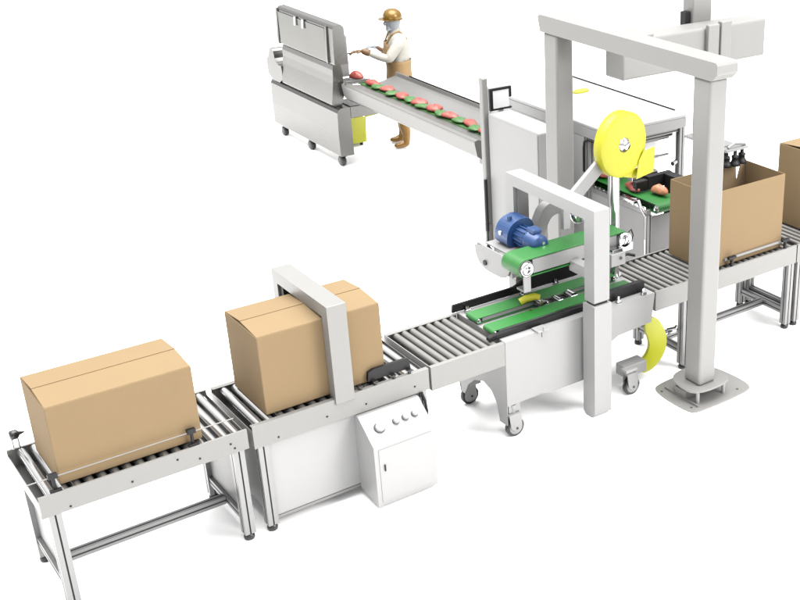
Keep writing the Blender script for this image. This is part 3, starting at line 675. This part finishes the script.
# trousers and boots
for s in (1,-1):
    k=(.10,.105) if s>0 else (.11,.13)
    skinned('boot',[wp(.0,s*k[0],.40),wp(-.005,s*k[0]*1.02,.25),wp(-.01*(1 if s>0 else 3),s*k[1],.12),wp(.02-(0 if s>0 else .02),s*k[1]*1.05,.055),wp(.10-(0 if s>0 else .02),s*k[1]*1.1,.042),wp(.165-(0 if s>0 else .02),s*k[1]*1.15,.038)],[(0,1),(1,2),(2,3),(3,4),(4,5)],[.078,.066,.055,(.052,.05),(.05,.036),(.035,.025)],'boots',body,root=2)
    skinned('trouser_leg',[wp(0,s*.08,.78),wp(.005,s*.095,.60),wp(.0,s*.10,.38)],[(0,1),(1,2)],[.085,.08,.068],'boots',body)
# head gear
hc=wp(.035,0,1.50)
skinned('face_mask',[hc+fw*.05+Vector((0,0,.012)),hc+fw*.06+Vector((0,0,-.035)),hc+fw*.045+Vector((0,0,-.075))],[(0,1),(1,2)],[(.066,.045),(.066,.045),(.05,.04)],'mask',body,root=1)
hd=MB().lathe(hc+Vector((0,0,-.02)),(0,0,1),[(-.10,.062),(-.07,.068),(-.03,.080),(.02,.090),(.05,.093),(.07,.088)],24).build('hood_scarf','mask',body)
he=MB().lathe(hc+Vector((0,0,.035)),(0,0,1),[(0,.108),(.012,.112),(.05,.108),(.085,.09),(.108,.06),(.118,.02),(.119,0)],28)
a0=math.atan2(fw.y,fw.x)
brim=[];nb=28
for i in range(nb):
    a=a0+2*PI*i/nb;d_=math.cos(2*PI*i/nb);r=.118+.05*max(0,d_)**1.5;brim.append((hc.x+math.cos(a)*r,hc.y+math.sin(a)*r))
he.prism(brim,'z',hc.z+.028,hc.z+.036)
he.build('hard_hat','gold',body)
for e_ in (-1,1):
    MB().lathe(hc+fw*.082+sd*e_*.028+Vector((0,0,.018)),fw,[(-.01,0),(-.008,.012),(.0,.010),(.004,0)],12).build('eye','black',body)
MB().tube([hc+fw*.082+Vector((0,0,.01)),hc+fw*.104+Vector((0,0,-.022)),hc+fw*.088+Vector((0,0,-.04))],.012,8).build('mask_nose_ridge','mask',body)
# hands: palm + five fingers each, gloved
def hand(cx,dirv,upv,matn,nm):
    d=Vector(dirv).normalized();u=Vector(upv).normalized();s=d.cross(u).normalized();c=Vector(cx)
    v=[c,c+d*.045,c+d*.085];e=[(0,1),(1,2)];r=[(.030,.022),(.040,.022),(.036,.018)]
    for i,(o,l) in enumerate(((-.030,.065),(-.010,.075),(.010,.07),(.030,.055))):
        b0=len(v);base=c+d*.085+s*o
        v+=[base,base+d*l*.5-u*.008,base+d*l*.85-u*.032];e+=[(2,b0),(b0,b0+1),(b0+1,b0+2)];r+=[.0105,.0095,.0085]
    b0=len(v);v+=[c+d*.03-s*.04,c+d*.065-s*.055-u*.015];e+=[(1,b0),(b0,b0+1)];r+=[.013,.010]
    return skinned(nm,v,e,r,matn,body,sub=1,root=1)
hand(wp(.225,.145,1.185),fw+sd*-.3+Vector((0,0,.1)),(0,0,1),'mask','glove')
hand(wp(.425,-.13,1.205),fw+Vector((0,0,-.08)),(0,0,1),'glove','glove')
skinned('glove_cuff',[wp(.32,-.16,1.17),wp(.38,-.145,1.19),wp(.44,-.13,1.21)],[(0,1),(1,2)],[.05,.045,.036],'glove',body)
tl=thing('hand_tool','small grey steel hook tool held in the worker gloved hand','tool',tuple(wp(.56,-.13,1.17)))
MB().tube([wp(.51,-.13,1.185),wp(.59,-.13,1.18),wp(.605,-.13,1.145),wp(.595,-.13,1.10)],.009,8).build('hook_rod','under',tl)

# ------------------------------------------------------------------ light, world, camera
w=bpy.data.worlds.new('World');SC.world=w;w.use_nodes=True
nt=w.node_tree;bg=nt.nodes['Background']
tc=nt.nodes.new('ShaderNodeTexCoord');sx=nt.nodes.new('ShaderNodeSeparateXYZ');nt.links.new(tc.outputs['Generated'],sx.inputs[0])
cr=nt.nodes.new('ShaderNodeValToRGB');nt.links.new(sx.outputs['Z'],cr.inputs[0])
cr.color_ramp.elements[0].position=0.;cr.color_ramp.elements[0].color=(.24,.24,.24,1)
cr.color_ramp.elements[1].position=.75;cr.color_ramp.elements[1].color=(1,1,1,1)
nt.links.new(cr.outputs[0],bg.inputs['Color']);bg.inputs['Strength'].default_value=2.65
def area(name,loc,tgt,size,power):
    l=bpy.data.lights.new(name,'AREA');l.shape='DISK';l.size=size;l.energy=power;l.color=(1,.985,.965)
    o=bpy.data.objects.new(name,l);COL.objects.link(o);o.location=loc
    o.rotation_euler=(Vector(tgt)-Vector(loc)).to_track_quat('-Z','Y').to_euler();return o
area('overhead_softbox',(3,2,15),(3,2.2,0),18,9400)
area('front_softbox',(9,-10,8),(3,2,0),6,2400)
cam=bpy.data.cameras.new('camera');co=bpy.data.objects.new('camera',cam);COL.objects.link(co);SC.camera=co
yaw,pit,rol=0.841359,0.422799,0.025831
cy,sy=math.cos(yaw),math.sin(yaw);cp,sp=math.cos(pit),math.sin(pit)
f=Vector((cp*cy,cp*sy,-sp));r=Vector((sy,-cy,0));u=r.cross(f);c,s=math.cos(rol),math.sin(rol)
r,u=c*r+s*u,-s*r+c*u
co.matrix_world=Matrix(((r.x,u.x,-f.x,-1.67634),(r.y,u.y,-f.y,-5.92602),(r.z,u.z,-f.z,4.29066),(0,0,0,1)))
cam.sensor_width=36;cam.lens=1165.7945/800*36;cam.shift_x=(400-670.1811)/800;cam.shift_y=(291.8419-300)/800
cam.clip_start=.05;cam.clip_end=500
SC.view_settings.view_transform='Standard';SC.view_settings.look='None';SC.view_settings.gamma=1;SC.view_settings.exposure=0
SC.render.film_transparent=False
